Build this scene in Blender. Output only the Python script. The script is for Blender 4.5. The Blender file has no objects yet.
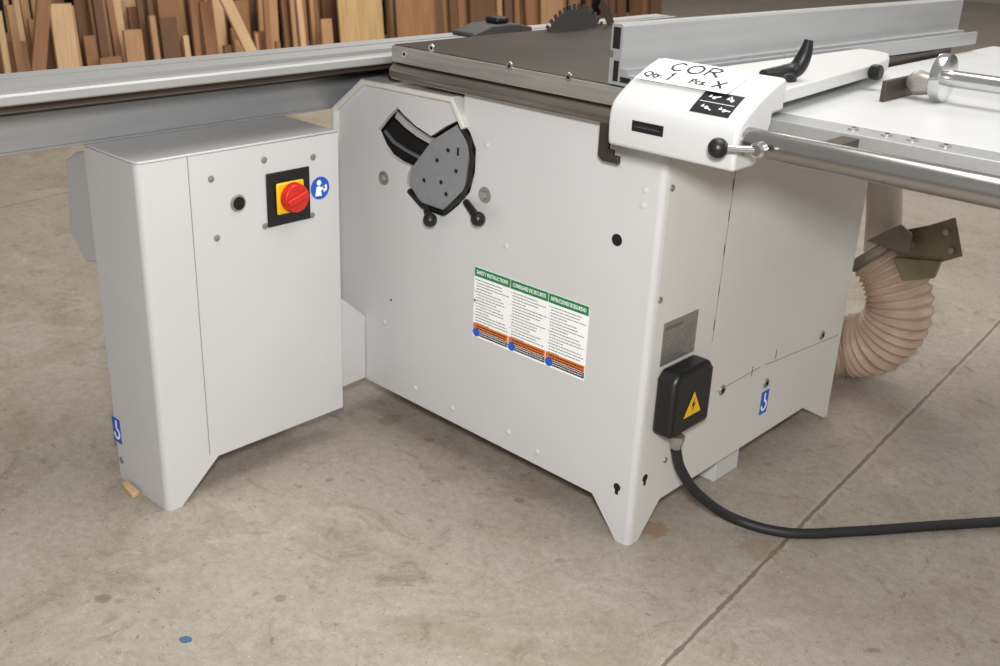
import bpy, bmesh, math, random
from mathutils import Vector, Matrix
random.seed(4)
S = bpy.context.scene
COL = S.collection
# ------------------------------------------------------------------ camera
F = 1065.0; PITCH = math.radians(22.8); ROLL = 0.043; YAW = math.radians(47.9); HC = 1.30
sp, cp, sr, cr, sa, ca = math.sin(PITCH), math.cos(PITCH), math.sin(ROLL), math.cos(ROLL), math.sin(YAW), math.cos(YAW)
R_ = Vector((sa, ca, 0)); H_ = Vector((-ca, sa, 0)); U_ = Vector((0, 0, 1))
c_right = cr*R_ + (sr*sp)*H_ + (sr*cp)*U_
c_down = sr*R_ - (cr*sp)*H_ - (cr*cp)*U_
c_fwd = cp*H_ - sp*U_
def ray(px, py): return c_right*(px-500) + c_down*(py-333) + c_fwd*F
_r0 = ray(628, 547)
CAM = -_r0*(HC/(-_r0.z))
def P(px, py, ax, val):
    d = ray(px, py); i = 'xyz'.index(ax)
    return CAM + d*((val-CAM[i])/d[i])
cd = bpy.data.cameras.new('camera'); cam = bpy.data.objects.new('camera', cd); COL.objects.link(cam)
cd.sensor_width = 36; cd.lens = F*36/1000; cd.clip_end = 100
m = Matrix((c_right, -c_down, -c_fwd)).transposed().to_4x4(); m.translation = CAM
cam.matrix_world = m
cd.dof.use_dof = True; cd.dof.focus_distance = 2.0; cd.dof.aperture_fstop = 7.1
S.camera = cam
# ------------------------------------------------------------------ materials
def lin(c): return tuple(((x/255)/12.92 if x/255 <= .04045 else ((x/255+.055)/1.055)**2.4) for x in c)
def mat(name, rgb, rough=.5, metal=0, var=0.0, scale=6, bump=0, bscale=200, stretch=None):
    M = bpy.data.materials.new(name); M.use_nodes = True; nt = M.node_tree; b = nt.nodes['Principled BSDF']
    c = lin(rgb); b.inputs['Base Color'].default_value = (*c, 1)
    b.inputs['Roughness'].default_value = rough; b.inputs['Metallic'].default_value = metal
    tc = nt.nodes.new('ShaderNodeTexCoord'); out = tc.outputs['Object']
    if stretch:
        mp = nt.nodes.new('ShaderNodeMapping'); mp.inputs['Scale'].default_value = stretch
        nt.links.new(out, mp.inputs['Vector']); out = mp.outputs['Vector']
    nz = nt.nodes.new('ShaderNodeTexNoise'); nz.inputs['Scale'].default_value = scale; nz.inputs['Detail'].default_value = 6
    nt.links.new(out, nz.inputs['Vector'])
    rp = nt.nodes.new('ShaderNodeValToRGB')
    rp.color_ramp.elements[0].position = .3; rp.color_ramp.elements[1].position = .7
    rp.color_ramp.elements[0].color = (*[x*(1-var) for x in c], 1); rp.color_ramp.elements[1].color = (*[min(1, x*(1+var*.6)) for x in c], 1)
    nt.links.new(nz.outputs['Fac'], rp.inputs['Fac']); nt.links.new(rp.outputs['Color'], b.inputs['Base Color'])
    if bump:
        n2 = nt.nodes.new('ShaderNodeTexNoise'); n2.inputs['Scale'].default_value = bscale
        nt.links.new(out, n2.inputs['Vector'])
        bp = nt.nodes.new('ShaderNodeBump'); bp.inputs['Strength'].default_value = bump; bp.inputs['Distance'].default_value = .002
        nt.links.new(n2.outputs['Fac'], bp.inputs['Height']); nt.links.new(bp.outputs['Normal'], b.inputs['Normal'])
    return M
WHITE = mat('powder_coat', (206, 205, 205), .42, 0, .025, 3, .06, 500)
WHITE2 = mat('powder_coat_bright', (202, 202, 201), .4, 0, .02, 3, .05, 500)
WHITE3 = mat('powder_coat_lit', (217, 214, 208), .42, 0, .025, 3, .06, 500)  # same coat, lighter and warmer: light on side and flange put into colour
ARM = mat('arm_paint', (206, 206, 205), .4, 0, .02, 3, .05, 500)
GREYP = mat('grey_paint', (186, 186, 187), .45, 0, .04, 4)
LAM = mat('table_laminate', (206, 207, 207), .38, 0, .03, 4)
IRON = mat('cast_iron', (66, 57, 50), .32, .3, .4, 5, .1, 300)
STEEL = mat('ground_steel', (168, 163, 157), .3, .5, .2, 5, stretch=(1, 8, 20))
BAR = mat('bar_steel', (136, 129, 122), .24, .75, .25, 6, stretch=(1, 8, 8))
GBAR = mat('guide_bar_steel', (168, 166, 163), .22, .95, .06, 5)
DSTEEL = mat('dark_steel', (74, 66, 59), .45, .4, .3, 8)
BROWN = mat('slot_brown', (80, 66, 56), .5, .2, .25, 8)
CHROME = mat('chrome', (215, 215, 215), .18, 1, .03, 5)
ALU = mat('aluminium', (184, 185, 186), .4, .6, .06, 3, stretch=(20, 1, 20))
ALUM = mat('beam_aluminium', (172, 173, 174), .46, .5, .08, 3, stretch=(20, 1, 20))
ALUT = mat('carriage_aluminium', (172, 172, 171), .52, .38, .06, 3, stretch=(20, 1, 20))
ALUD = mat('dark_aluminium', (70, 68, 68), .5, .3, .15, 4)
BLACK = mat('black_plastic', (22, 22, 23), .38, 0, .1, 10)
DARK = mat('void_shade', (16, 15, 15), .9, 0, .1, 10)  # near-black colour standing in for the shade inside holes and hollows
INNER = mat('interior_shade', (34, 31, 29), .8, 0, .3, 10)  # painted shade for the recess behind the gauge cutout
RUBBER = mat('black_rubber', (34, 34, 36), .55, 0, .15, 10)
RED = mat('red_plastic', (205, 40, 24), .35, 0, .03, 10)
YEL = mat('yellow_plastic', (244, 188, 28), .45, 0, .03, 10)
BLUE = mat('blue_print', (30, 92, 190), .5, 0, .03, 10)
GREEN = mat('green_print', (26, 126, 70), .5, 0, .03, 10)
ORANGE = mat('orange_print', (226, 120, 36), .5, 0, .03, 10)
PAPER = mat('white_paper', (252, 252, 252), .6, 0, .02, 10)
INK = mat('black_ink', (24, 24, 28), .6, 0, .05, 10)
GREYINK = mat('grey_print', (96, 98, 100), .6, 0, .05, 10)
PLATEINK = mat('plate_print', (104, 102, 98), .6, 0, .05, 10)
SEAM = mat('seam_grey', (140, 138, 136), .7, 0, .05, 10)  # even grey for the drawn panel joint lines
PLATE = mat('nameplate_metal', (158, 156, 152), .42, .6, .08, 30)
GAUGE = mat('gauge_plate_grey', (142, 144, 146), .45, .2, .06, 40)
HOSE = mat('beige_hose', (186, 162, 144), .5, 0, .16, 12)
CLAMP = mat('dull_clamp', (128, 118, 104), .55, .3, .2, 12)
CREAM = mat('cream_plastic', (202, 194, 178), .45, 0, .06, 10)
BRASS = mat('weathered_metal', (132, 124, 98), .42, .35, .3, 12)
RACK = mat('rack_steel', (60, 50, 44), .6, .2, .2, 6)
WOOD = [mat('wood_'+n, c, .65, 0, .22, 5, stretch=(6, 6, .7)) for n, c in (('dark', (112, 80, 57)), ('brown', (152, 110, 78)), ('tan', (182, 142, 104)), ('pale', (212, 178, 138)), ('sheet', (192, 160, 114)))]
# ------------------------------------------------------------------ mesh builder
class MB:
    def __init__(s): s.v = []; s.f = []
    def add(s, vs, fs):
        k = len(s.v); s.v += [Vector(v) for v in vs]; s.f += [[i+k for i in f] for f in fs]; return s
    def box(s, x0, x1, y0, y1, z0, z1):
        return s.prism([(x0, y0), (x1, y0), (x1, y1), (x0, y1)], 'z', z0, z1)
    def prism(s, poly, ax, a, b):
        def q(u, w, t): return {'x': (t, u, w), 'y': (u, t, w), 'z': (u, w, t)}[ax]
        n = len(poly)
        vs = [q(u, w, a) for u, w in poly] + [q(u, w, b) for u, w in poly]
        fs = [list(range(n)), list(range(n, 2*n))] + [[i, (i+1) % n, n+(i+1) % n, n+i] for i in range(n)]
        return s.add(vs, fs)
    def oprism(s, fr, pts, n0, n1):
        O, U, V, N = fr; n = len(pts)
        vs = [O+U*u+V*w+N*n0 for u, w in pts] + [O+U*u+V*w+N*n1 for u, w in pts]
        fs = [list(range(n)), list(range(n, 2*n))] + [[i, (i+1) % n, n+(i+1) % n, n+i] for i in range(n)]
        return s.add(vs, fs)
    def obox(s, fr, u0, u1, v0, v1, n0, n1): return s.oprism(fr, [(u0, v0), (u1, v0), (u1, v1), (u0, v1)], n0, n1)
    def stroke(s, fr, pts, w, n0, n1):
        for (a, b), (c, d) in zip(pts[:-1], pts[1:]):
            l = math.hypot(c-a, d-b) or 1e-9; ex, ey = (c-a)/l*w*.3, (d-b)/l*w*.3; nx, ny = -(d-b)/l*w/2, (c-a)/l*w/2
            s.oprism(fr, [(a-ex+nx, b-ey+ny), (a-ex-nx, b-ey-ny), (c+ex-nx, d+ey-ny), (c+ex+nx, d+ey+ny)], n0, n1)
        return s
    def band(s, fr, pts, w, n0, n1):          # mitred strip along a polyline, one solid
        L_, R__ = [], []
        for i, p in enumerate(pts):
            a = pts[max(i-1, 0)]; b = pts[min(i+1, len(pts)-1)]
            d1 = Vector((p[0]-a[0], p[1]-a[1])); d2 = Vector((b[0]-p[0], b[1]-p[1]))
            if d1.length < 1e-9: d1 = d2
            if d2.length < 1e-9: d2 = d1
            d1.normalize(); d2.normalize(); t = (d1+d2).normalized(); nrm = Vector((-t.y, t.x)); k = w/2/max(.4, nrm.dot(Vector((-d1.y, d1.x))))
            L_.append((p[0]+nrm.x*k, p[1]+nrm.y*k)); R__.append((p[0]-nrm.x*k, p[1]-nrm.y*k))
        O, U, V, N = fr; n = len(pts); vs = []
        for i in range(n):
            for (u, v), h in ((L_[i], n0), (R__[i], n0), (R__[i], n1), (L_[i], n1)): vs.append(O+U*u+V*v+N*h)
        fs = [[i*4+j, i*4+(j+1) % 4, i*4+4+(j+1) % 4, i*4+4+j] for i in range(n-1) for j in range(4)]+[[0, 1, 2, 3], [n*4-4, n*4-3, n*4-2, n*4-1]]
        return s.add(vs, fs)
    def odisc(s, fr, u, w, r, n0, n1, r1=None, n=24):
        O, U, V, N = fr; c = O+U*u+V*w
        return s.cyl(c+N*n0, c+N*n1, r, r1, n)
    def cyl(s, p0, p1, r0, r1=None, n=24):
        r1 = r0 if r1 is None else r1
        p0 = Vector(p0); p1 = Vector(p1); d = (p1-p0).normalized(); a = d.orthogonal().normalized(); b = d.cross(a)
        vs = [p0+(a*math.cos(t)+b*math.sin(t))*r0 for t in [2*math.pi*i/n for i in range(n)]] + [p1+(a*math.cos(t)+b*math.sin(t))*r1 for t in [2*math.pi*i/n for i in range(n)]]
        fs = [list(range(n)), list(range(n, 2*n))] + [[i, (i+1) % n, n+(i+1) % n, n+i] for i in range(n)]
        return s.add(vs, fs)
    def lathe(s, c, ax, prof, n=32):
        c = Vector(c); d = Vector(ax).normalized(); a = d.orthogonal().normalized(); b = d.cross(a); vs = []; fs = []; k = len(prof)
        for r, h in prof:
            vs += [c+d*h+(a*math.cos(t)+b*math.sin(t))*max(r, 1e-5) for t in [2*math.pi*i/n for i in range(n)]]
        for j in range(k-1):
            fs += [[j*n+i, j*n+(i+1) % n, (j+1)*n+(i+1) % n, (j+1)*n+i] for i in range(n)]
        fs += [list(range(n)), list(range((k-1)*n, k*n))]
        return s.add(vs, fs)
    def ball(s, c, r, ax=(0, 0, 1), st=1.0):
        return s.lathe(c, ax, [(r*math.sin(math.pi*i/12), -r*st*math.cos(math.pi*i/12)) for i in range(13)], 24)
    def tube(s, path, r, n=16):
        path = [Vector(p) for p in path]; k = len(path); vs = []; fs = []; a = None
        for i, p in enumerate(path):
            d = (path[min(i+1, k-1)]-path[max(i-1, 0)]).normalized()
            a = d.orthogonal().normalized() if a is None else (a-d*a.dot(d)).normalized()
            b = d.cross(a); rr = r[i] if isinstance(r, list) else r
            vs += [p+(a*math.cos(t)+b*math.sin(t))*rr for t in [2*math.pi*q/n for q in range(n)]]
        for j in range(k-1):
            fs += [[j*n+i, j*n+(i+1) % n, (j+1)*n+(i+1) % n, (j+1)*n+i] for i in range(n)]
        fs += [list(range(n)), list(range((k-1)*n, k*n))]
        return s.add(vs, fs)
    def _curve(s, cu, fr, off, tr=lambda x, y: (x, y)):
        o = bpy.data.objects.new('tmp', cu); COL.objects.link(o)
        dg = bpy.context.evaluated_depsgraph_get(); me = bpy.data.meshes.new_from_object(o.evaluated_get(dg))
        O, U, V, N = fr
        vs = []
        for v in me.vertices:
            x, y = tr(v.co.x, v.co.y); vs.append(O+U*x+V*y+N*(v.co.z+off))
        fs = [list(p.vertices) for p in me.polygons]
        bpy.data.objects.remove(o); bpy.data.meshes.remove(me); bpy.data.curves.remove(cu)
        return s.add(vs, fs)
    def text(s, fr, body, u, w, size, off, align='LEFT', fit=None, bold=0):
        cu = bpy.data.curves.new('tmp', 'FONT'); cu.body = body; cu.size = size; cu.align_x = align; cu.resolution_u = 2; cu.extrude = .0001; cu.offset = bold
        k0 = len(s.v)
        s._curve(cu, fr, off, lambda x, y: (x+u, y+w))
        if fit:
            O, U = fr[0], fr[1]; us = [(v-O).dot(U) for v in s.v[k0:]]
            w0 = max(us)-min(us); base = u if align == 'LEFT' else (min(us)+max(us))/2
            for i in range(k0, len(s.v)):
                uu = (s.v[i]-O).dot(U); s.v[i] = s.v[i]+U*((uu-base)*(fit/w0-1))
        return s
    def plate(s, fr, outer, holes, n0, n1):
        cu = bpy.data.curves.new('tmp', 'CURVE'); cu.dimensions = '2D'; cu.fill_mode = 'BOTH'; cu.extrude = abs(n1-n0)/2
        for pts in [outer]+holes:
            sp_ = cu.splines.new('POLY'); sp_.points.add(len(pts)-1); sp_.use_cyclic_u = True
            for q, (x, y) in zip(sp_.points, pts): q.co = (x, y, 0, 1)
        return s._curve(cu, fr, (n0+n1)/2)
    def rotz(s, c, ang):
        M = Matrix.Translation(c) @ Matrix.Rotation(ang, 4, 'Z') @ Matrix.Translation(-Vector(c)); s.v = [M @ v for v in s.v]; return s
    def warp(s, f): s.v = [f(v) for v in s.v]; return s
    def build(s, name, material, parent=None, origin=None, bevel=0, seg=2, smooth=True):
        o0 = world(parent) if parent else Vector(origin or (0, 0, 0))
        me = bpy.data.meshes.new(name); me.from_pydata([v-o0 for v in s.v], [], s.f)
        bm = bmesh.new(); bm.from_mesh(me); bmesh.ops.remove_doubles(bm, verts=bm.verts, dist=1e-6)
        bmesh.ops.recalc_face_normals(bm, faces=bm.faces); bm.to_mesh(me); bm.free()
        me.materials.append(material)
        if smooth: me.shade_smooth(); me.set_sharp_from_angle(angle=math.radians(35))
        o = bpy.data.objects.new(name, me); COL.objects.link(o)
        if parent: o.parent = parent
        else: o.location = o0
        if bevel:
            b = o.modifiers.new('bevel', 'BEVEL'); b.width = bevel; b.segments = seg; b.limit_method = 'ANGLE'; b.angle_limit = math.radians(40)
        return o
def world(o):
    l = Vector(o.location)
    while o.parent: o = o.parent; l += o.location
    return l
def tag(o, label, cat, group=None):
    o['label'] = label; o['category'] = cat
    if group: o['group'] = group
    return o
def thing(name, label, cat, loc, group=None):
    o = bpy.data.objects.new(name, None); o.empty_display_size = .05; COL.objects.link(o); o.location = loc
    return tag(o, label, cat, group)
def struct(o): o['kind'] = 'structure'; return o
def smooth_path(pts, n=12):
    pts = [Vector(p) for p in pts]; q = [pts[0]*2-pts[1]]+pts+[pts[-1]*2-pts[-2]]; out = []
    for i in range(1, len(q)-2):
        for k in range(n):
            t = k/n; a, b, c, d = q[i-1], q[i], q[i+1], q[i+2]
            out.append(.5*((2*b)+(c-a)*t+(2*a-5*b+4*c-d)*t*t+(3*b-a-3*c+d)*t**3))
    return out+[pts[-1]]
X3, Y3, Z3 = Vector((1, 0, 0)), Vector((0, 1, 0)), Vector((0, 0, 1)); O3 = Vector((0, 0, 0))
XC = -.786; YL = -.632
FR = (O3, X3, Z3, -Y3); RG = (O3, Y3, Z3, X3); CT = (Vector((XC, 0, 0)), Y3, Z3, X3); CL = (Vector((0, YL, 0)), X3, Z3, -Y3)
def fr(px, py, y=0): p = P(px, py, 'y', y); return (p.x, p.z)
def rg(px, py, x=0): p = P(px, py, 'x', x); return (p.y, p.z)
def ct(px, py): p = P(px, py, 'x', XC); return (p.y, p.z)
def cl(px, py): p = P(px, py, 'y', YL); return (p.x, p.z)
# ------------------------------------------------------------------ floor and walls
fm = bpy.data.materials.new('concrete'); fm.use_nodes = True; nt = fm.node_tree; N = nt.nodes; L = nt.links; bs = N['Principled BSDF']
tc = N.new('ShaderNodeTexCoord')
def noise(scale, detail=8, rough=.6, dist=0):
    n = N.new('ShaderNodeTexNoise'); n.inputs['Scale'].default_value = scale; n.inputs['Detail'].default_value = detail; n.inputs['Roughness'].default_value = rough; n.inputs['Distortion'].default_value = dist
    L.new(tc.outputs['Object'], n.inputs['Vector']); return n.outputs['Fac']
def ramp(inp, stops):
    r = N.new('ShaderNodeValToRGB'); e = r.color_ramp.elements
    while len(e) < len(stops): e.new(.5)
    for q, (p, c) in zip(e, stops): q.position = p; q.color = (*c, 1)
    L.new(inp, r.inputs['Fac']); return r.outputs['Color']
def mix(fac, a, b, mode='MIX'):
    x = N.new('ShaderNodeMix'); x.data_type = 'RGBA'; x.blend_type = mode
    for s_, v in ((0, fac), (6, a), (7, b)):
        if isinstance(v, bpy.types.NodeSocket): L.new(v, x.inputs[s_])
        elif s_ == 0: x.inputs[s_].default_value = v
        else: x.inputs[s_].default_value = (*v, 1)
    return x.outputs[2]
def math_(op, a, b=0.0):
    x = N.new('ShaderNodeMath'); x.operation = op
    for i, v in enumerate((a, b)):
        if isinstance(v, bpy.types.NodeSocket): L.new(v, x.inputs[i])
        else: x.inputs[i].default_value = v
    return x.outputs[0]
def mask(inp, lo, hi):
    c = ramp(inp, [(lo, (0, 0, 0)), (hi, (1, 1, 1))]); s_ = N.new('ShaderNodeSeparateColor'); L.new(c, s_.inputs[0]); return s_.outputs[0]
sx = N.new('ShaderNodeSeparateXYZ'); L.new(tc.outputs['Object'], sx.inputs[0])
base = ramp(noise(1.2, 9, .62), [(.3, lin((144, 135, 122))), (.5, lin((163, 154, 141))), (.7, lin((176, 168, 156)))])
base = mix(.55, base, ramp(noise(6, 13, .74, .8), [(.28, lin((114, 104, 90))), (.45, lin((157, 148, 135))), (.6, lin((170, 162, 150))), (.78, lin((194, 187, 177)))]))
base = mix(.36, base, ramp(noise(45, 9, .82), [(.3, lin((106, 97, 85))), (.5, lin((164, 155, 143))), (.72, lin((202, 195, 186)))]))
base = mix(math_('MULTIPLY', mask(noise(2.1, 9, .72, 1.2), .50, .66), .5), base, lin((134, 112, 88)))
base = mix(math_('MULTIPLY', mask(noise(7.5, 11, .76, 1.8), .55, .66), .5), base, lin((112, 96, 79)))
base = mix(math_('MULTIPLY', mask(noise(4.4, 11, .78, .8), .57, .70), .5), base, lin((198, 190, 179)))
base = mix(math_('MULTIPLY', mask(noise(24, 6, .7, .5), .63, .68), .55), base, lin((100, 87, 73)))
base = mix(math_('MULTIPLY', math_('SUBTRACT', 1.0, mask(noise(100, 3, .7), .315, .36)), .7), base, lin((80, 70, 60)))
base = mix(math_('MULTIPLY', mask(noise(170, 2, .6), .67, .70), .6), base, lin((224, 210, 186)))
def joint(p, q, w, depth, wob=.014):
    global base
    d = (q-p).normalized(); nx, ny = -d.y, d.x; c = -(nx*p.x+ny*p.y)
    v0 = math_('ADD', math_('ADD', math_('MULTIPLY', sx.outputs[0], nx), math_('MULTIPLY', sx.outputs[1], ny)), c)
    v = math_('ABSOLUTE', math_('ADD', v0, math_('MULTIPLY', math_('SUBTRACT', noise(22, 6, .7), .5), wob)))
    base = mix(math_('MULTIPLY', math_('LESS_THAN', v, w*3.2), .22), base, lin((196, 186, 170)))
    wv = math_('MULTIPLY', noise(16, 5, .7), w*2.2)
    base = mix(math_('MULTIPLY', math_('LESS_THAN', v, wv), depth), base, lin((100, 90, 80)))
joint(P(665, 664, 'z', 0), P(1000, 322, 'z', 0), .0042, .8)
joint(P(0, 208, 'z', 0), P(60, 194, 'z', 0), .006, .6)
def spot(px, py, r, col, amt, wob=2.2):
    global base
    p = P(px, py, 'z', 0)
    dx = math_('SUBTRACT', sx.outputs[0], p.x); dy = math_('SUBTRACT', sx.outputs[1], p.y)
    d = math_('SQRT', math_('ADD', math_('MULTIPLY', dx, dx), math_('MULTIPLY', dy, dy)))
    d = math_('ADD', d, math_('MULTIPLY', math_('SUBTRACT', noise(40, 5), .5), r*wob))
    base = mix(math_('MULTIPLY', math_('LESS_THAN', d, r), amt), base, lin(col))
spot(185, 640, .011, (44, 92, 128), .9); spot(103, 598, .016, (108, 97, 82), .6); spot(280, 598, .012, (114, 103, 88), .5)
spot(560, 560, .010, (126, 114, 102), .45); spot(760, 548, .045, (142, 116, 94), .5); spot(655, 530, .03, (146, 110, 82), .55)
spot(430, 440, .012, (108, 95, 80), .5); spot(330, 480, .010, (110, 97, 82), .5); spot(520, 500, .012, (112, 99, 84), .5); spot(390, 420, .03, (118, 102, 84), .4)
L.new(base, bs.inputs['Base Color']); bs.inputs['Roughness'].default_value = .5
bp = N.new('ShaderNodeBump'); bp.inputs['Strength'].default_value = .2; bp.inputs['Distance'].default_value = .003
L.new(noise(60, 6, .7), bp.inputs['Height']); L.new(bp.outputs['Normal'], bs.inputs['Normal'])
struct(MB().box(-8, 8, -6, 15, -.1, 0).build('floor', fm))
WALL = mat('wall_paint', (176, 170, 162), .8, 0, .05, 2)
struct(MB().box(-8.1, -8, -6, 15, 0, 4).build('wall_left', WALL)); struct(MB().box(-8.1, 8, 15, 15.1, 0, 4).build('wall_back', WALL))
# ------------------------------------------------------------------ main saw cabinet
cab = thing('saw_cabinet', 'large pale grey saw base cabinet with tilt gauge, safety label and black junction box', 'saw cabinet', (-.48, .45, 0))
XL = -.967; TOP = .888
t1 = fr(455, 99); t2 = fr(464, 118)
slot_px = [(377, 131), (386, 119), (397, 107), (404, 115), (416, 126), (431, 136), (446, 126), (461, 119), (470, 132), (476, 149), (475, 172), (470, 192), (459, 205), (444, 217), (430, 211), (419, 205), (411, 196), (406, 184), (408, 174), (411, 167), (400, 162), (390, 155), (383, 145)]
slot = [fr(*p) for p in slot_px]
outer = [(XL, .1), fr(592, 493), (-.035, 0), (-.014, 0), (-.014, TOP), (t2[0], TOP), t2, t1, fr(365, 82), fr(335, 110)]
MB().plate(FR, outer, [slot], -.012, 0).build('front_panel', WHITE, cab)
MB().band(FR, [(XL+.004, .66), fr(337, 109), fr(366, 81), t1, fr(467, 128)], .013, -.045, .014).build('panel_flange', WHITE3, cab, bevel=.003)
MB().box(XL, -.013, .10, .89, .10, .80).box(-.85, -.013, .10, .89, .80, .88).box(XL, -.62, .012, .10, .1, .52).box(-.40, -.013, .012, .10, .1, .88).box(-.62, -.40, .012, .10, .1, .52).build('body', WHITE, cab)
MB().prism([(-.96, .522), (-.402, .522), (-.402, .882), (-.845, .882), (-.96, .80)], 'y', .085, .0985).box(-.962, -.956, .014, .085, .522, .79).build('pocket_shade', INNER, cab)  # dark sheets inside the cutout, recess shade put into their colour
side = [(.014, 0), (.035, 0), (.105, .075), rg(803, 408), (.885, 0), (.905, 0), (.905, TOP), (.014, TOP)]
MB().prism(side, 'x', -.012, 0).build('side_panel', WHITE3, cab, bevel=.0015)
n = 8; q = [(-.014+.014*math.sin(i/n*math.pi/2), .014-.014*math.cos(i/n*math.pi/2)) for i in range(n+1)]
MB().prism(q+[(-.014, .014)], 'z', 0, TOP).build('corner_edge', WHITE, cab)
MB().prism([(XL, .08), (-.012, .08), (-.012, TOP), (-.86, TOP), (-.86, .80), (XL, .80)], 'y', .892, .904).build('back_panel', WHITE, cab)
MB().box(-.075, -.02, .37, .475, 0, .1).build('foot_block', WHITE, cab, bevel=.003)
g = [P(px, py, 'x', -.86) for px, py in ((336, 272), (366, 316), (368, 374), (336, 386))]
MB().prism([(-.137, .395), (g[1].y, g[1].z), (-.0, g[1].z-.02), (-.0, .1), (-.137, .095)], 'x', -.93, -.86).build('gusset', WHITE, cab, bevel=.004)
for a, b in ((rg(736, 168), rg(712, 342)), (rg(716, 392), rg(760, 367)), (rg(765, 365), rg(838, 335))):
    MB().stroke(RG, [a, b], .0018, 0, .0005).build('panel_seam', SEAM, cab)
for px, py in ((733, 185), (729, 215), (724, 250), (719, 290), (714, 325), (776, 354), (752, 371)):
    u, w = rg(px, py); MB().obox(RG, u-.001, u+.001, w-.012, w+.012, .0004, .0009).build('seam_slot', INK, cab)
# tilt gauge
pp = [fr(*p) for p in ((413, 167), (433, 140), (459, 124), (470, 150), (465, 189), (444, 210), (421, 202), (410, 184))]
tg = MB().oprism(FR, pp, -.004, .003).build('tilt_gauge', GAUGE, cab, bevel=.001)
MB().band(FR, [fr(*p) for p in ((461, 124), (471, 140), (474, 158), (471, 182), (464, 197), (444, 213), (424, 206), (410, 190))], .009, -.003, .008).build('gauge_rim', BLACK, tg)
for px, py in ((438, 160), (449, 150), (442, 182), (457, 171), (425, 180), (447, 194)):
    MB().odisc(FR, *fr(px, py), .0052, .003, .0036, n=16).build('gauge_hole', DARK, tg)
u, w = fr(459, 151); MB().obox(FR, u-.003, u+.003, w-.010, w+.008, .003, .0036).build('gauge_slot', DARK, tg)
def tfp(px, py, y): p = P(px, py, 'y', y); return (p.x, p.z)
MB().band((Vector((0, .05, 0)), X3, Z3, -Y3), [tfp(px, py, .05) for px, py in ((398, 114), (408, 124), (420, 133), (434, 141))], .018, 0, .006).build('tilt_segment', GREYP, cab)
MB().band((Vector((0, .07, 0)), X3, Z3, -Y3), [tfp(px, py, .07) for px, py in ((386, 131), (395, 142), (407, 150), (422, 158))], .006, 0, .006).build('tilt_rod', GAUGE, cab)
for px, py, ex, ey in ((430, 220, 426, 207), (478, 219, 466, 202)):
    c = P(px, py, 'y', -.028); e = P(ex, ey, 'y', -.004)
    k = MB().ball(c, .0165, (c-e), 1.0).build('clamp_knob', BLACK, cab)
    MB().cyl(e, c, .008, .010, 14).build('knob_stem', BLACK, k)
for px, py, r in ((384, 178, .017), (485, 195, .018)):
    u, w = fr(px, py)
    b = MB().odisc(FR, u, w, r, 0, .003, r*.94).build('washer', PLATE, cab)
    MB().odisc(FR, u, w, r*.58, .003, .009, r*.5, 6).build('bolt_head', STEEL, b)
for px, py in ((384, 322), (508, 432), (415, 388), (452, 408), (537, 452), (645, 190), (487, 145), (643, 205), (506, 246)):
    MB().lathe(FR[0]+X3*fr(px, py)[0]+Z3*fr(px, py)[1], -Y3, [(.0075, 0), (.0065, .002), (.003, .0035)], 16).build('plug', WHITE, cab)
for px, py, r in ((617, 240, .0125), (475, 300, .003), (391, 300, .003)):
    MB().odisc(FR, *fr(px, py), r, 0, .0006).build('hole', DARK, cab)
for frm, (u, w) in ((FR, fr(617, 487)), (RG, rg(645, 478))):
    pts = [(u+.009*math.cos(t), w+.009*math.sin(t)) for t in [math.radians(-60+i*20) for i in range(16)]]+[(u-.004, w-.018), (u+.004, w-.018)]
    MB().oprism(frm, pts, 0, .0006).build('keyhole', DARK, cab)
for px, py in ((822, 335), (722, 390), (766, 383), (672, 188), (665, 460), (660, 300)):
    u, w = rg(px, py); big = px in (822, 722, 766)
    b = MB().odisc(RG, u, w, .013 if big else .007, 0, .003, .011 if big else .006).build('screw', PLATE, cab)
    if big: MB().odisc(RG, u, w, .006, .003, .0036).build('screw_socket', DARK, b)
def lift_sticker(frame, u, w, h, parent):
    wd = h*.56
    st = MB().obox(frame, u-wd/2, u+wd/2, w-h/2, w+h/2, 0, .0006).build('lifting_sticker', BLUE, parent)
    r = h*.17
    pts = [(u, w+h*.40), (u, w+.08*h)]+[(u+r*math.cos(t), w-.14*h+r*1.15*math.sin(t)) for t in [math.radians(80-i*24) for i in range(12)]]
    MB().band(frame, pts, h*.09, .0006, .001).build('hook_symbol', PAPER, st)
lift_sticker(RG, *rg(764, 402), .062, cab)
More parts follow.
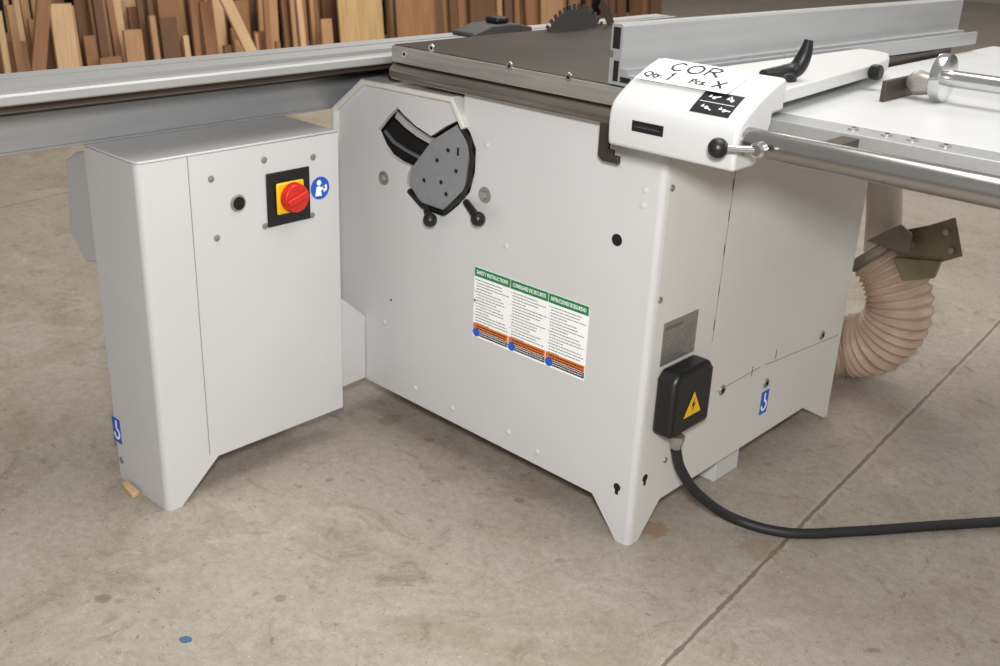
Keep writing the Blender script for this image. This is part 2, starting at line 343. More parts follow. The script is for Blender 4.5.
# safety label
(u0, w1), (u1, w0) = fr(475, 266), fr(584, 381)
lab = MB().obox(FR, u0, u1, w0, w1, 0, .0006).build('safety_label', PAPER, cab)
cw = (u1-u0)/3; hh = w1-w0
heads = ('SAFETY INSTRUCTIONS', 'CONSIGNES DE SECURITE', 'INSTRUCCIONES DE SEGURIDAD')
for i in range(3):
    a, b = u0+cw*i+.002, u0+cw*(i+1)-.002; gb = MB()
    MB().obox(FR, a-.0012, b+.0012, w1-.022, w1-.001, .0006, .0009).build('green_header', GREEN, lab)
    MB().text(FR, heads[i], (a+b)/2, w1-.0155, .0125, .0012, 'CENTER', fit=cw*.87, bold=.0002).build('header_lettering', PAPER, lab)
    for k in range(17):
        y = w1-.030-k*(hh*.70)/17; x = a+.001
        if k % 4 == 0: gb.odisc(FR, x+.001, y, .0012, .0006, .0009, n=8)
        x += .005
        end = a+(b-a)*random.uniform(.72, .98) if k % 4 != 3 else a+(b-a)*random.uniform(.35, .6)
        while x < end:
            l = random.uniform(.003, .009); gb.obox(FR, x, min(x+l, b), y-.0009, y+.0009, .0006, .0009); x += l+.0015
    gb.build('printed_text', GREYINK, lab)
    yb = w0+.022; MB().obox(FR, a-.001, b+.001, yb-.003, yb+.012, .0006, .0009).build('orange_banner', ORANGE, lab)
    tx = MB(); t2_ = MB()
    for j in range(2):
        x = a+.010
        while x < b-.004: l = random.uniform(.004, .009); tx.obox(FR, x, min(x+l, b-.003), yb+.005-j*.006, yb+.0078-j*.006, .0009, .0012); x += l+.0016
        x = a+.020
        while x < b-.003: l = random.uniform(.003, .008); t2_.obox(FR, x, min(x+l, b-.001), yb-.008-j*.005, yb-.0065-j*.005, .0009, .0012); x += l+.0016
    tx.build('banner_text', INK, lab)
    MB().obox(FR, a+.018, b+.001, w0+.005, yb-.004, .0006, .0009).build('black_banner', INK, lab)
    t2_.build('banner_text', PAPER, lab)
    MB().odisc(FR, a+.009, w0+.012, .0105, .0009, .0013).build('blue_symbol', BLUE, lab)
# nameplate
u0, w1 = rg(664, 324); u1 = rg(696, 330)[0]; w0 = rg(662, 366)[1]
npt = MB().obox(RG, u0, u1, w0, w1, 0, .001).build('nameplate', PLATE, cab)
tx = MB().obox(RG, u0+.006, u0+(u1-u0)*.55, w1-.018, w1-.010, .001, .0012)
for k in range(10):
    y = w1-.028-k*(w1-w0-.036)/9; x = u0+.006
    while x < u1-.012:
        l = random.uniform(.004, .012); tx.obox(RG, x, min(x+l, u1-.006), y-.0007, y+.0007, .001, .0012); x += l+random.uniform(.002, .009)
tx.build('engraved_text', PLATEINK, npt)
# junction box
JD = .05
u0 = rg(653, 405, 0)[0]; u1 = rg(711, 400, JD)[0]
z0 = rg(682, 435, JD)[1]; z1 = rg(690, 371, JD)[1]
cham = .02
jb = MB().oprism(RG, [(u0, z0), (u1, z0), (u1, z1-cham), (u1-cham*.8, z1), (u0+cham*.8, z1), (u0, z1-cham)], 0, JD).build('junction_box', BLACK, cab, bevel=.011, seg=4)
uc, wc = rg(693, 404, JD)
s_ = .034
MB().oprism(RG, [(uc-s_, wc-s_*.8), (uc+s_, wc-s_*.8), (uc, wc+s_*.95)], JD, JD+.0006).build('warning_triangle', INK, jb)
s2 = s_*.92
MB().oprism(RG, [(uc-s2, wc-s2*.77), (uc+s2, wc-s2*.77), (uc, wc+s2*.93)], JD+.0006, JD+.0009).build('warning_field', YEL, jb)
MB().oprism(RG, [(uc+.004, wc+.015), (uc-.006, wc-.003), (uc, wc-.002), (uc-.003, wc-.018), (uc+.008, wc+.003), (uc+.001, wc+.002)], JD+.0009, JD+.0013).build('lightning_symbol', INK, jb)
gl = P(677, 437, 'x', .028)
MB().lathe(gl, (0, 0, -1), [(.017, -.004), (.017, .010), (.013, .012), (.013, .024), (.010, .028)], 6).build('cable_gland', PLATE, jb)
# saw blade, carried inside the cabinet
bc = Vector((-.70, .57, .88))
pts = []
for i in range(48):
    t = 2*math.pi*i/48; tb_ = t+2*math.pi/48*.55
    for rr, tt in ((.135, t), (.150, t+.02), (.150, tb_), (.137, tb_+.01)): pts.append((bc.y+rr*math.cos(tt), bc.z+rr*math.sin(tt)))
MB().prism(pts, 'x', bc.x-.0016, bc.x+.0016).build('saw_blade', ALUD, cab, smooth=False)
rk = [(bc.y+.165*math.cos(t), bc.z+.165*math.sin(t)) for t in [math.radians(-5+i*6) for i in range(11)]]+[(bc.y+.19*math.cos(t), bc.z+.19*math.sin(t)) for t in [math.radians(55-i*6) for i in range(11)]]
MB().prism(rk, 'x', bc.x-.0014, bc.x+.0014).build('riving_knife', DSTEEL, cab, smooth=False)
# ------------------------------------------------------------------ control cabinet
cc = thing('control_cabinet', 'narrow pale grey control cabinet with red and yellow main switch under sliding beam', 'control cabinet', (-.888, -.385, 0))
XB = -.99; YR = -.139; CTOP = .782
MB().box(XB, XC-.012, YL+.012, YR, .085, CTOP-.002).build('body', WHITE, cc, bevel=.002)
q = [(XC-.014+.014*math.sin(i/n*math.pi/2), YL+.014-.014*math.cos(i/n*math.pi/2)) for i in range(n+1)]
MB().prism(q+[(XC-.014, YL+.014)], 'z', 0, CTOP-.006).build('corner_edge', WHITE, cc)
MB().prism([(XB, 0), (XC-.014, 0), (XC-.014, CTOP-.006), (XB, CTOP-.006)], 'y', YL, YL+.012).build('side_panel', WHITE, cc)
MB().prism([(YL+.014, 0), (YL+.035, 0), (YL+.135, .09), (YR, .09), (YR, CTOP-.006), (YL+.014, CTOP-.006)], 'x', XC-.012, XC).build('front_panel', WHITE, cc)
MB().prism([(XB, YL), (XC-.014, YL), (XC-.004, YL+.004), (XC, YL+.014), (XC, YR), (XB, YR)], 'z', CTOP-.006, CTOP).build('lid', WHITE, cc, bevel=.003)
MB().stroke(CT, [ct(187, 157), ct(210, 455)], .0018, 0, .0005).build('panel_seam', SEAM, cc)
hp_ = [P(px, py, 'y', YL+.004) for px, py in ((76, 152), (65, 160), (70, 232), (86, 262), (104, 262), (96, 150))]
MB().prism([(p.x, p.z) for p in hp_], 'y', YL+.004, YL+.25).build('side_hood', GREYP, cc, bevel=.004)
(u0, w1), (u1, w0) = ct(265, 174), ct(310, 218)
sw = MB().obox(CT, u0, u1, w0, w1, 0, .004).build('main_switch', BLACK, cc, bevel=.002)
c = ((u0+u1)/2, (w0+w1)/2+.001)
MB().obox(CT, c[0]-.036, c[0]+.036, c[1]-.035, c[1]+.035, .004, .012).build('switch_plate', YEL, sw, bevel=.004)
MB().odisc(CT, c[0]+.004, c[1], .034, .012, .030, .031, 32).build('switch_knob', RED, sw, bevel=.002)
MB().oprism((CT[0]+Y3*(c[0]+.004)+Z3*c[1], (Y3+Z3*.35).normalized(), (Z3-Y3*.35).normalized(), X3), [(-.028, -.008), (.028, -.008), (.028, .008), (-.028, .008)], .030, .036).build('knob_grip', RED, sw, bevel=.003)
u, w = ct(238, 203)
bt = MB().odisc(CT, u, w, .019, 0, .004, .017).build('hole_bushing', PLATE, cc); MB().odisc(CT, u, w, .014, .004, .0046).build('bushing_hole', DARK, bt)
u, w = ct(320, 188)
bsk = MB().odisc(CT, u, w, .026, 0, .0006, n=32).build('mandatory_sticker', BLUE, cc)
MB().odisc(CT, u-.003, w+.0125, .0062, .0006, .001).build('head_symbol', PAPER, bsk)
MB().oprism(CT, [(u-.014, w-.017), (u+.004, w-.018), (u+.002, w-.006), (u+.014, w-.002), (u+.013, w+.003), (u+.002, w+.001), (u-.001, w+.005), (u-.010, w+.004)], .0006, .001).build('reader_symbol', PAPER, bsk)
MB().oprism(CT, [(u+.008, w+.002), (u+.018, w+.007), (u+.019, w-.006), (u+.010, w-.011)], .0006, .001).build('book_symbol', PAPER, bsk)
for px, py in ((211, 179), (264, 160), (313, 157), (265, 226), (217, 238), (312, 215)):
    MB().lathe(CT[0]+Y3*ct(px, py)[0]+Z3*ct(px, py)[1], X3, [(.0075, 0), (.0065, .002), (.003, .0035)], 16).build('screw', PLATE, cc)
lift_sticker(CL, *cl(117, 430), .062, cc)
MB().odisc(CL, *cl(122, 460), .008, 0, .002).build('screw', PLATE, cc)
# ------------------------------------------------------------------ cast iron table
tb = thing('saw_table', 'dark cast iron saw table top with bright machined front edge', 'saw table', (-.35, .58, .89))
TX0, TX1, TY0, TY1, TZ = -.728, .03, -.03, 1.2, .968
MB().box(TX0, TX1, TY0+.004, TY1, .93, TZ).build('table_top', IRON, tb, bevel=.004)
MB().box(TX0, TX1, TY0, TY0+.004, .930, TZ-.002).build('front_edge', STEEL, tb, bevel=.0015)
MB().box(TX0+.02, TX1, TY0+.014, TY0+.05, .89, .93).build('edge_strip', DSTEEL, tb)
MB().cyl((TX0+.004, TY0+.006, .909), (TX1, TY0+.006, .909), .017, n=28).build('front_bar', BAR, tb)
for px, py in ((405, 54), (432, 48), (569, 77), (510, 66)):
    p = P(px, py, 'y', TY0); b = MB().cyl(p, p-Y3*.003, .0085, .008, 18).build('bolt', CHROME, tb)
    MB().cyl(p-Y3*.003, p-Y3*.0034, .004, n=6).build('bolt_socket', DARK, b)
p = P(606, 145, 'y', -.03)
MB().prism([(p.x-.014, p.z-.022), (p.x-.002, p.z-.03), (p.x+.034, p.z-.03), (p.x+.034, p.z-.016), (p.x+.020, p.z-.016), (p.x+.020, p.z-.006), (p.x+.008, p.z-.006), (p.x+.008, p.z+.008), (p.x+.034, p.z+.008), (p.x+.034, .898), (p.x-.014, .898)], 'y', -.036, -.026).build('rail_bracket', DSTEEL, tb, bevel=.001)
# ------------------------------------------------------------------ sliding table: beam sits on the control cabinet and passes left of the saw cabinet
sl = thing('sliding_table', 'long aluminium sliding table beam running across top of control cabinet', 'sliding table', (-.95, -.4, .783))
SY0, SY1 = -2.0, 1.3; BX = -.974
MB().prism([(-1.07, .7825), (BX-.004, .7825), (BX-.004, .788), (BX, .790), (BX, .858), (BX-.004, .861), (BX-.004, .870), (-1.07, .870)], 'y', SY0, SY1).build('beam', ALUM, sl, bevel=.001)
MB().prism([(-1.04, .870), (-.955, .870), (-.875, .902), (-.80, .902), (-.80, .922), (-1.0, .922)], 'y', SY0, SY1).build('guideway', BROWN, sl)
MB().prism([(-.945, .922), (-.752, .922), (-.748, .925), (-.748, .938), (-.752, .942), (-.776, .942), (-.776, .932), (-.800, .932), (-.800, .946), (-.862, .946), (-.862, .936), (-.874, .936), (-.874, .946), (-.925, .946)], 'y', SY0, SY1-.05).build('carriage', ALUT, sl)
MB().box(-.800, -.776, SY0, SY1-.05, .9321, .9365).build('slot_strip', BROWN, sl)
MB().box(-.874, -.862, SY0, SY1-.05, .9361, .939).build('slot_strip', BROWN, sl)
p = P(474, 29, 'z', .946)
ss = thing('edging_shoe', 'low dark hold-down shoe lying on the sliding table left of saw blade', 'hold-down shoe', (-.85, p.y, .946))
MB().prism([(p.y-.13, .9465), (p.y+.09, .9465), (p.y+.09, .960), (p.y+.03, .972), (p.y-.06, .972), (p.y-.13, .956)], 'x', -.90, -.82).build('shoe_body', ALUD, ss, bevel=.004)
MB().box(-.88, -.835, p.y-.03, p.y+.015, .972, .988).build('shoe_knob', BLACK, ss, bevel=.005)
# ------------------------------------------------------------------ rip fence (set very slightly askew)
PIV = Vector((-.09, -.03, 0)); SKEW = math.radians(-4.5)
FX = -.127; FY0 = -.034; FY1 = 1.29; FT = 1.078
rf = thing('rip_fence', 'tall aluminium rip fence rail lying across the saw table', 'rip fence', (-.05, .6, .968))
prof = [(FX, .970), (-.046, .970), (-.046, 1.000), (-.056, 1.000), (-.056, .990), (-.082, .990), (-.082, 1.000), (-.100, 1.000), (-.100, FT-.004), (-.104, FT), (FX+.002, FT), (FX, FT-.002), (FX, 1.03), (FX+.008, 1.03), (FX+.008, 1.016), (FX, 1.016)]
MB().prism(prof, 'y', FY0, FY1).rotz(PIV, SKEW).build('fence_rail', ALU, rf)
for a, b, c_, d in ((FX+.005, -.105, 1.034, FT-.006), (FX+.011, -.104, .976, 1.013), (-.098, -.074, .976, .986), (-.069, -.051, .976, .986)):
    MB().box(a, b, FY0-.0006, FY0, c_, d).rotz(PIV, SKEW).build('cavity_shade', DARK, rf)  # thin dark plates on the solid end, painting the shade of hollows
# ------------------------------------------------------------------ fence head
fh = thing('fence_head', 'white rounded rip fence carriage with ball lever riding on round bar', 'fence carriage', (.11, -.06, .888))
HX0, HX1 = -.036, .220
ctrl = [(-.1425, .905, 0), (-.1435, .925, 0), (-.1425, .945, 0), (-.136, .962, 0), (-.119, .977, 0), (-.085, .997, 0), (-.048, 1.014, 0), (-.014, 1.026, 0)]
cpts = [(p.x, p.y) for p in smooth_path(ctrl, 6)]
hp = [(-.140, .888)]+cpts+[(-.006, 1.026), (-.002, 1.021), (-.002, .972), (-.036, .970), (-.036, .955), (-.07, .888)]
MB().prism(hp, 'x', HX0, HX1).build('housing', WHITE2, fh, bevel=.009, seg=4)
carc = [0]
for a, b in zip(cpts[:-1], cpts[1:]): carc.append(carc[-1]+math.hypot(b[0]-a[0], b[1]-a[1]))
def on_curve(v):
    v = min(max(v, 0), carc[-1]-1e-6); i = 0
    while carc[i+1] < v: i += 1
    t = (v-carc[i])/(carc[i+1]-carc[i]); a, b = cpts[i], cpts[i+1]
    d = Vector((0, b[0]-a[0], b[1]-a[1])).normalized()
    return Vector((0, a[0]+(b[0]-a[0])*t, a[1]+(b[1]-a[1])*t)), Vector((0, -d.z, d.y))
def wrapc(p):                     # flat (u, v, height) wrapped onto the rounded housing
    c, nn_ = on_curve(p.y); return Vector((p.x, 0, 0))+c+nn_*p.z
TF = (O3, X3, Y3, Z3)
def tf(px, py):
    d = ray(px, py); best = None
    for i in range(len(cpts)-1):
        a, b = cpts[i], cpts[i+1]; ny_, nz_ = -(b[1]-a[1]), (b[0]-a[0])
        den = d.y*ny_+d.z*nz_
        if den >= 0: continue
        t = ((a[0]-CAM.y)*ny_+(a[1]-CAM.z)*nz_)/den; h = CAM+d*t
        s__ = ((h.y-a[0])*(b[0]-a[0])+(h.z-a[1])*(b[1]-a[1]))/((carc[i+1]-carc[i])**2)
        if -.02 <= s__ <= 1.02 and best is None: best = (h.x, carc[i]+s__*(carc[i+1]-carc[i]))
    return best or (CAM.x+d.x*((-.02-CAM.y)/d.y), carc[-1])
def patch(u0, u1, v0, v1, n0, n1, k=14, skew=0, lift=0):
    b = MB(); vs = []; fs = []
    for j in range(k+1):
        v = v0+(v1-v0)*j/k; du_ = skew*j/k; e = lift*(1-j/k)**4
        vs += [Vector((u0+du_, v, n0+e)), Vector((u1+du_, v, n0+e)), Vector((u1+du_, v, n1+e)), Vector((u0+du_, v, n1+e))]
    for j in range(k):
        for i in range(4): fs.append([j*4+i, j*4+(i+1) % 4, j*4+4+(i+1) % 4, j*4+4+i])
    fs += [[0, 1, 2, 3], [k*4, k*4+1, k*4+2, k*4+3]]
    return b.add(vs, fs)
arm = [(-.028, .006), (.192, .006), (.186, .07), (.146, .50), (.128, .60), (.095, .67), (.06, .69), (.019, .685)]
MB().prism(arm, 'z', .972, .998).build('arm_plate', ARM, fh, bevel=.004, seg=3)
lp = P(784, 80, 'z', .999); pv = Vector((lp.x, lp.y, .999))
lv = MB().lathe(pv, Z3, [(.022, 0), (.022, .012), (.015, .016)], 20)
pth = smooth_path([P(763, 75, 'z', 1.012), pv+Z3*.014, P(797, 68, 'y', lp.y+.02), P(805, 54, 'y', lp.y+.03), P(809, 40, 'y', lp.y+.035)], 8)
kk = len(pth)
lv.tube(pth, [.007+.008*math.sin(math.pi*min(1, (i/kk)*.9+.1)) for i in range(kk)], 14)
lv.build('clamp_lever', BLACK, fh)
yk = .46; xk = .150
MB().lathe((xk, yk, .986), X3, [(.006, -.01), (.006, .004), (.013, .004), (.0155, .008), (.0155, .022), (.012, .026)], 18).build('thumb_knob', BLACK, fh)
p = P(783, 56, 'z', .998); MB().lathe(p, Z3, [(.006, 0), (.006, .003), (.003, .004)], 14).build('screw', PLATE, fh)
HF = (Vector((0, -.1434, 0)), X3, Z3, -Y3)
(u0, w1), (u1, w0) = fr(633, 122, -.1425), fr(663, 137, -.1425)
w1 = w0+.018
sw_ = MB().obox(HF, u0, u1, w0, w1, -.002, .0016).build('scale_window', BLACK, fh)
k = MB().obox(HF, u0+.006, u1-.006, w0+.0075, w0+.0082, .0016, .0019)
for i in range(10): k.obox(HF, u0+.008+i*.0046, u0+.0085+i*.0046, w0+.0082, w0+.011, .0016, .0019)
k.build('scale_mark', GREYINK, sw_)
b0 = P(758, 150, 'y', -.15); b1 = P(718, 148, 'y', -.175)
r = MB().ball(b1, .0165).build('lever_ball', BLACK, fh)
MB().cyl(b0, b1, .006, .005, 14).build('lever_stem', CHROME, r)
MB().lathe(Vector((b0.x, -.141, b0.z)), -Y3, [(.013, 0), (.013, .012), (.009, .016)], 20).build('lever_hub', CHROME, r)
a_, b_, c_, d_ = tf(700, 90), tf(739, 96), tf(735, 119), tf(695, 113)
u0, u1 = (a_[0]+d_[0])/2, (b_[0]+c_[0])/2; w0, w1 = (c_[1]+d_[1])/2, (a_[1]+b_[1])/2
if w1-w0 < .045: w0 = w1-.045
st = patch(u0, u1, w0, w1, 0, .0008).warp(wrapc).build('clamp_sticker', BLACK, fh)
k = MB(); du, dw = u1-u0, w1-w0
def pic(cx, cy, s__, ang):       # small pictogram: round pivot with a lever arm and an arrow head
    k.oprism(TF, [(cx+s__*.32*math.cos(t), cy+s__*.32*math.sin(t)) for t in [i_*.628 for i_ in range(10)]], .0008, .0012)
    k.stroke(TF, [(cx, cy), (cx+s__*math.cos(ang), cy+s__*math.sin(ang))], s__*.2, .0008, .0012)
    ax, ay = cx-s__*.75, cy+s__*.25
    k.oprism(TF, [(ax-s__*.3, ay-s__*.2), (ax+s__*.3, ay-s__*.2), (ax, ay+s__*.4)], .0008, .0012)
for cx, cy, an in ((.34, .72, .5), (.80, .72, 2.2), (.34, .25, -.4), (.80, .25, 0)): pic(u0+du*cx, w0+dw*cy, dw*.20, an)
k.stroke(TF, [(u0+du*.06, w0+dw*.5), (u0+du*.94, w0+dw*.5)], .0008, .0008, .0012)
k.warp(wrapc).build('sticker_print', PAPER, st)
# paper tag with handwriting, taped over the top of the housing, lower edge curling up
pl, pr_ = HX0+.012, tf(740, 84)[0]
pw0, pw1 = w1-.006, carc[-1]+.0; LIFT = .004
pg = tag(patch(pl, pr_, pw0, pw1, .0012, .0020, skew=.004, lift=LIFT).warp(wrapc).build('paper_tag', PAPER, origin=wrapc(Vector((.03, pw0, 0)))), 'white paper tag with large handwriting on top of fence carriage', 'paper tag')
ik = MB()
def hw(pts, u, w, sx_, sy_, th=.0042): ik.band(TF, [(u+x*sx_, w+y*sy_) for x, y in pts], th, .0021, .0026)
h_ = pw1-pw0; pwid = pr_-pl
cu_, cw_, ch = pl+pwid*.22, pw0+h_*.54, h_*.36
hw([(.9, .85), (.5, 1), (.15, .8), (0, .5), (.15, .15), (.5, 0), (.95, .15)], cu_, cw_, .024, ch)
hw([(.5+.48*math.cos(t), .5+.5*math.sin(t)) for t in [i*.5236 for i in range(13)]], cu_+.032, cw_, .030, ch)
hw([(0, 0), (.05, 1), (.6, 1), (.8, .78), (.55, .52), (.05, .5)], cu_+.071, cw_, .029, ch); hw([(.3, .52), (.9, 0)], cu_+.071, cw_, .029, ch)
lw = pw0+h_*.16
ik.text(TF, 'Qty.', pl+.005, lw, .023, .0023, bold=.0008)
hw([(.0, .75), (.5, 1), (.35, 0)], pl+.056, lw-.003, .009, .026)
ik.text(TF, 'Pcs.', pl+pwid*.54, lw, .023, .0023, bold=.0008)
hw([(0, 0), (.9, 1)], pl+pwid*.54+.047, lw-.001, .021, .022); hw([(0, 1), (.9, 0)], pl+pwid*.54+.047, lw-.001, .021, .022)
def ink_lift(p):
    j = min(max((p.y-pw0)/h_, 0), 1); return wrapc(Vector((p.x, p.y, p.z+LIFT*(1-j)**4)))
ik.warp(ink_lift).build('handwriting', INK, pg)
# ------------------------------------------------------------------ guide bar
GB = (-.109, .936)
tag(MB().cyl((-.03, GB[0], GB[1]), (1.5, GB[0], GB[1]), .0225, n=40).build('guide_bar', GBAR, origin=(.7, GB[0], GB[1])), 'polished round steel guide bar along front of extension table', 'guide bar')
# ------------------------------------------------------------------ extension table
et = thing('extension_table', 'wide light grey extension table on right side of the saw', 'extension table', (.8, .75, .90))
MB().box(.045, 1.6, .085, 1.45, .935, .951).build('table_panel', LAM, et, bevel=.002)
MB().prism([(.018, .90), (.03, .90), (.03, .936), (.0845, .936), (.0845, .951), (.02, .951), (.018, .949)], 'x', .045, 1.6).build('edge_strip', ALU, et, bevel=.001)
MB().box(.045, 1.6, .031, .10, .885, .897).build('front_flange', WHITE2, et, bevel=.002)
for px, py in ((838, 134), (870, 141), (893, 147), (925, 154)):
    p = P(px, py, 'z', .951); p.y = .052; b = MB().lathe(p, Z3, [(.009, 0), (.009, .003), (.006, .004)], 16).build('bolt', STEEL, et); MB().cyl(p+Z3*.004, p+Z3*.0043, .004, n=6).build('bolt_socket', DARK, b)
for x in (.32, .62, .95):
    MB().box(x, x+.03, -.088, .018, .925, .945).build('bar_bracket', DSTEEL, et)
# ------------------------------------------------------------------ clamp rod lying on the extension table
c0 = P(946, 78, 'z', .997)
rd = thing('stop_rod', 'chrome rod with round flange and dark flat plate lying on extension table', 'stop rod', (c0.x, c0.y, .951))
MB().cyl((c0.x, c0.y, c0.z), (c0.x+.5, c0.y, c0.z), .016, n=28).build('rod', CHROME, rd)
MB().lathe((c0.x-.004, c0.y, c0.z), X3, [(.02, -.02), (.044, -.012), (.046, 0), (.044, .008), (.022, .012)], 36).build('flange', CHROME, rd)
MB().lathe((c0.x-.05, c0.y, c0.z-.016), X3, [(.012, -.02), (.02, -.012), (.024, .0), (.018, .03)], 28).build('hub', STEEL, rd)
MB().prism([(c0.y-.10, .952), (c0.y+.06, .952), (c0.y+.06, .990), (c0.y-.10, .990)], 'x', c0.x-.079, c0.x-.07).build('flat_plate', DSTEEL, rd, bevel=.001)
# ------------------------------------------------------------------ dust hose
HY = 1.2
ph = [Vector((-.30, 1.03, .26)), P(800, 345, 'y', 1.12)] + [P(px, py, 'y', HY) for px, py in ((846, 346), (880, 340), (899, 312), (895, 280), (878, 250))]
ph = smooth_path(ph, 14)
ds = [0]
for a, b in zip(ph[:-1], ph[1:]): ds.append(ds[-1]+(b-a).length)
fine = []; k = 0; Lh = ds[-1]; nn = int(Lh/.0042)
for i in range(nn+1):
    s = Lh*i/nn
    while k < len(ds)-2 and ds[k+1] < s: k += 1
    fine.append(ph[k].lerp(ph[k+1], (s-ds[k])/(ds[k+1]-ds[k])))
tag(MB().tube(fine, [.092+.005*math.cos(2*math.pi*i*.0042/.021)-.010*(i/nn)**3 for i in range(nn+1)], 32).build('dust_hose', HOSE, origin=(fine[nn//2].x, fine[nn//2].y, .03)), 'corrugated beige dust hose curving behind the saw cabinet', 'hose')
e0 = fine[-1]
el = thing('dust_duct', 'short cream duct joining the dust hose under the extension table', 'duct', (e0.x, e0.y, e0.z))
MB().tube(smooth_path([e0+Vector((.01, 0, .0)), P(884, 215, 'y', HY), P(884, 190, 'y', HY), P(884, 150, 'y', HY)], 8), .048, 28).build('duct_pipe', CREAM, el)
MB().lathe(e0+Z3*-.004, fine[-1]-fine[-6], [(.082, -.02), (.087, -.014), (.087, .006), (.078, .012)], 28).build('hose_clamp', CLAMP, el)
BY = HY-.1
bg = thing('blast_gate', 'tarnished olive grey metal bracket plates beside top of dust hose', 'blast gate', P(920, 270, 'y', BY))
def slab(pxs, y, t, name, mt):
    pts = [P(px, py, 'y', y) for px, py in pxs]
    MB().oprism((Vector((0, y, 0)), X3, Z3, -Y3), [(p.x, p.z) for p in pts], 0, t).build(name, mt, bg, bevel=.0015)
slab(((888, 233), (930, 225), (956, 217), (963, 256), (938, 263), (900, 262)), BY+.05, .004, 'gate_plate', BRASS)
slab(((896, 256), (943, 260), (936, 277), (905, 279)), BY+.045, .02, 'gate_frame', BRASS)
slab(((868, 240), (882, 233), (902, 224), (913, 234), (911, 254), (900, 252), (884, 245)), BY, .01, 'gate_flange', CLAMP)
for px, py in ((912, 244), (947, 232), (952, 250)):
    p = P(px, py, 'y', BY+.046); MB().cyl(p, p-Y3*.008, .009, .008, 12).build('gate_bolt', STEEL, bg)
# ------------------------------------------------------------------ power cable
cpth = [Vector((gl.x, gl.y, gl.z-.028)), P(681, 470, 'x', .04), P(699, 495, 'x', .065), P(735, 519, 'z', .022), P(790, 533, 'z', .0125), P(860, 531, 'z', .0125), P(930, 526, 'z', .0125), P(1010, 521, 'z', .0125), P(1080, 517, 'z', .0125)]
tag(MB().tube(smooth_path(cpth, 12), .0115, 16).build('power_cable', RUBBER, origin=P(790, 533, 'z', 0)), 'thick black power cable running from junction box across floor', 'cable')
# ------------------------------------------------------------------ wood shim
p = P(133, 490, 'z', 0)
tag(MB().prism([(p.x-.03, p.y-.012), (p.x+.035, p.y-.02), (p.x+.03, p.y+.0), (p.x-.03, p.y+.004)], 'z', 0, .012).build('wood_shim', WOOD[3], origin=(p.x, p.y, 0), bevel=.002), 'small pale wood shim on floor at control cabinet foot', 'wood shim')
# ------------------------------------------------------------------ lumber row
RX = -5.3; YEND = 8.2
rack = thing('lumber_rack', 'dark steel rack behind the long row of upright boards', 'rack', (RX-.5, 4, 0))
for i in range(6):
    y = .2+(YEND-.2)*i/5
    MB().box(RX-.62, RX-.54, y-.04, y+.04, 0, 2.2).build('upright', RACK, rack)
for z in (.25, .75, 1.3, 1.9): MB().box(RX-.54, RX-.49, .1, YEND+.1, z, z+.08).build('rail', RACK, rack)
MB().box(RX-.64, RX-.62, .1, YEND+.1, .1, 2.2).build('back_panel', RACK, rack)
names = ('dark brown rough offcut standing upright in crowded row behind sliding beam', 'mid brown offcut standing upright in crowded row behind sliding beam', 'tan offcut standing upright in crowded row behind sliding beam', 'pale blond offcut standing upright in crowded row behind sliding beam')
grp = ('dark brown boards', 'mid brown boards', 'tan boards', 'pale blond boards')
protos = []
for i in range(4):
    o = MB().box(-.011, .011, -.5, .5, 0, 1).build('board', WOOD[i], bevel=.002); tag(o, names[i], 'board', grp[i]); protos.append([o, False])
LEAN = .1
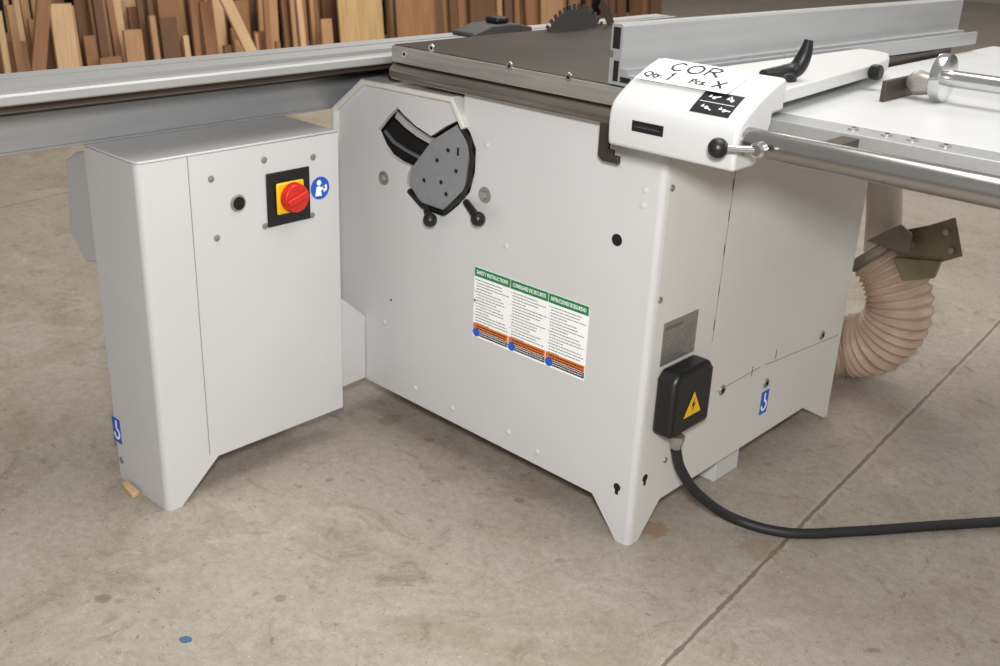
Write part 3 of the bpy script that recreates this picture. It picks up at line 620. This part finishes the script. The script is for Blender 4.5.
for layer in range(5):
    y = .35+.05*layer
    while y < (YEND-.3 if layer < 2 else 3.7):
        w = random.choice((random.uniform(.02, .05), random.uniform(.03, .09), random.uniform(.08, .17)))
        if y > 4.3: w *= 2.0
        if random.random() < (.2 if layer < 3 else .34): y += w*1.3; continue
        i = random.choice((0, 1, 1, 1, 2, 2, 2, 3)) if y < 4.3 else random.choice((0, 0, 0, 1, 1, 2))
        tilt = random.uniform(-.06, .06) if random.random() < .25 else random.uniform(-.008, .008)
        hb = (random.uniform(.8, 1.7), random.uniform(.5, 1.5), random.uniform(.35, 1.2), random.uniform(.25, .75), random.uniform(.2, .55))[layer]
        pad = abs(math.sin(tilt))*hb
        pr = protos[i]
        if pr[1]: o = pr[0].copy(); COL.objects.link(o)
        else: o = pr[0]; pr[1] = True
        o.location = (RX-.27+layer*.062, y+w/2+pad, .004+abs(math.sin(tilt))*w/2); o.scale = (random.uniform(.7, 1.15), w, hb)
        o.rotation_euler = (tilt, -LEAN, random.uniform(-.03, .03))
        y += w+2*pad+random.uniform(.02, .035)
for yy, an, wi, lb in ((2.75, .42, WOOD[3], 'long pale board leaning diagonally across front of the offcuts'), (1.15, -.25, WOOD[1], 'brown board leaning leftward across front of the offcuts')):
    o = MB().box(-.012, .012, -.04, .04, 0, 1.3).build('long_board', wi); o.location = (RX+.10, yy, .018); o.rotation_euler = (an, -LEAN, 0); tag(o, lb, 'board')
for i, (px, w, h, mt, lb) in enumerate(((362, .42, .62, WOOD[4], 'wide yellowish sheet of wood leaning at right end of the offcuts'), (412, .40, .8, WOOD[1], 'brown sheet of wood leaning nearest the table corner beyond the offcuts'))):
    p = P(px, 25, 'x', RX)
    o = MB().box(-.009, .009, -w/2, w/2, 0, h).build('wood_sheet', mt); o.location = (RX+.02+.05*i, p.y, .003); o.rotation_euler = (0, -.10, 0); tag(o, lb, 'sheet')
# ------------------------------------------------------------------ light
wd = bpy.data.worlds.new('world'); S.world = wd; wd.use_nodes = True
wd.node_tree.nodes['Background'].inputs[0].default_value = (1, .99, .975, 1); wd.node_tree.nodes['Background'].inputs[1].default_value = .36
def area(name, loc, target, size, power, color=(1, 1, 1)):
    l = bpy.data.lights.new(name, 'AREA'); l.energy = power; l.size = size; l.color = color
    o = bpy.data.objects.new(name, l); COL.objects.link(o); o.location = loc
    o.rotation_euler = (Vector(target)-Vector(loc)).to_track_quat('-Z', 'Y').to_euler(); return o
area('ceiling_lamp', (.5, .5, 4.2), (0, 0.3, 0), 2.6, 118, (1, .975, .94))
area('far_lamp', (-3.2, 4, 4.2), (-5, 4, .5), 3, 175, (1, .94, .86))
area('far_lamp', (4, 7, 4.2), (3, 6, 0), 3, 150, (1, .97, .93))
area('flash', CAM+Vector((.05, -.02, .25)), (-.2, .2, .4), .2, 46, (1, .998, .99))
S.view_settings.view_transform = 'Standard'; S.view_settings.look = 'None'
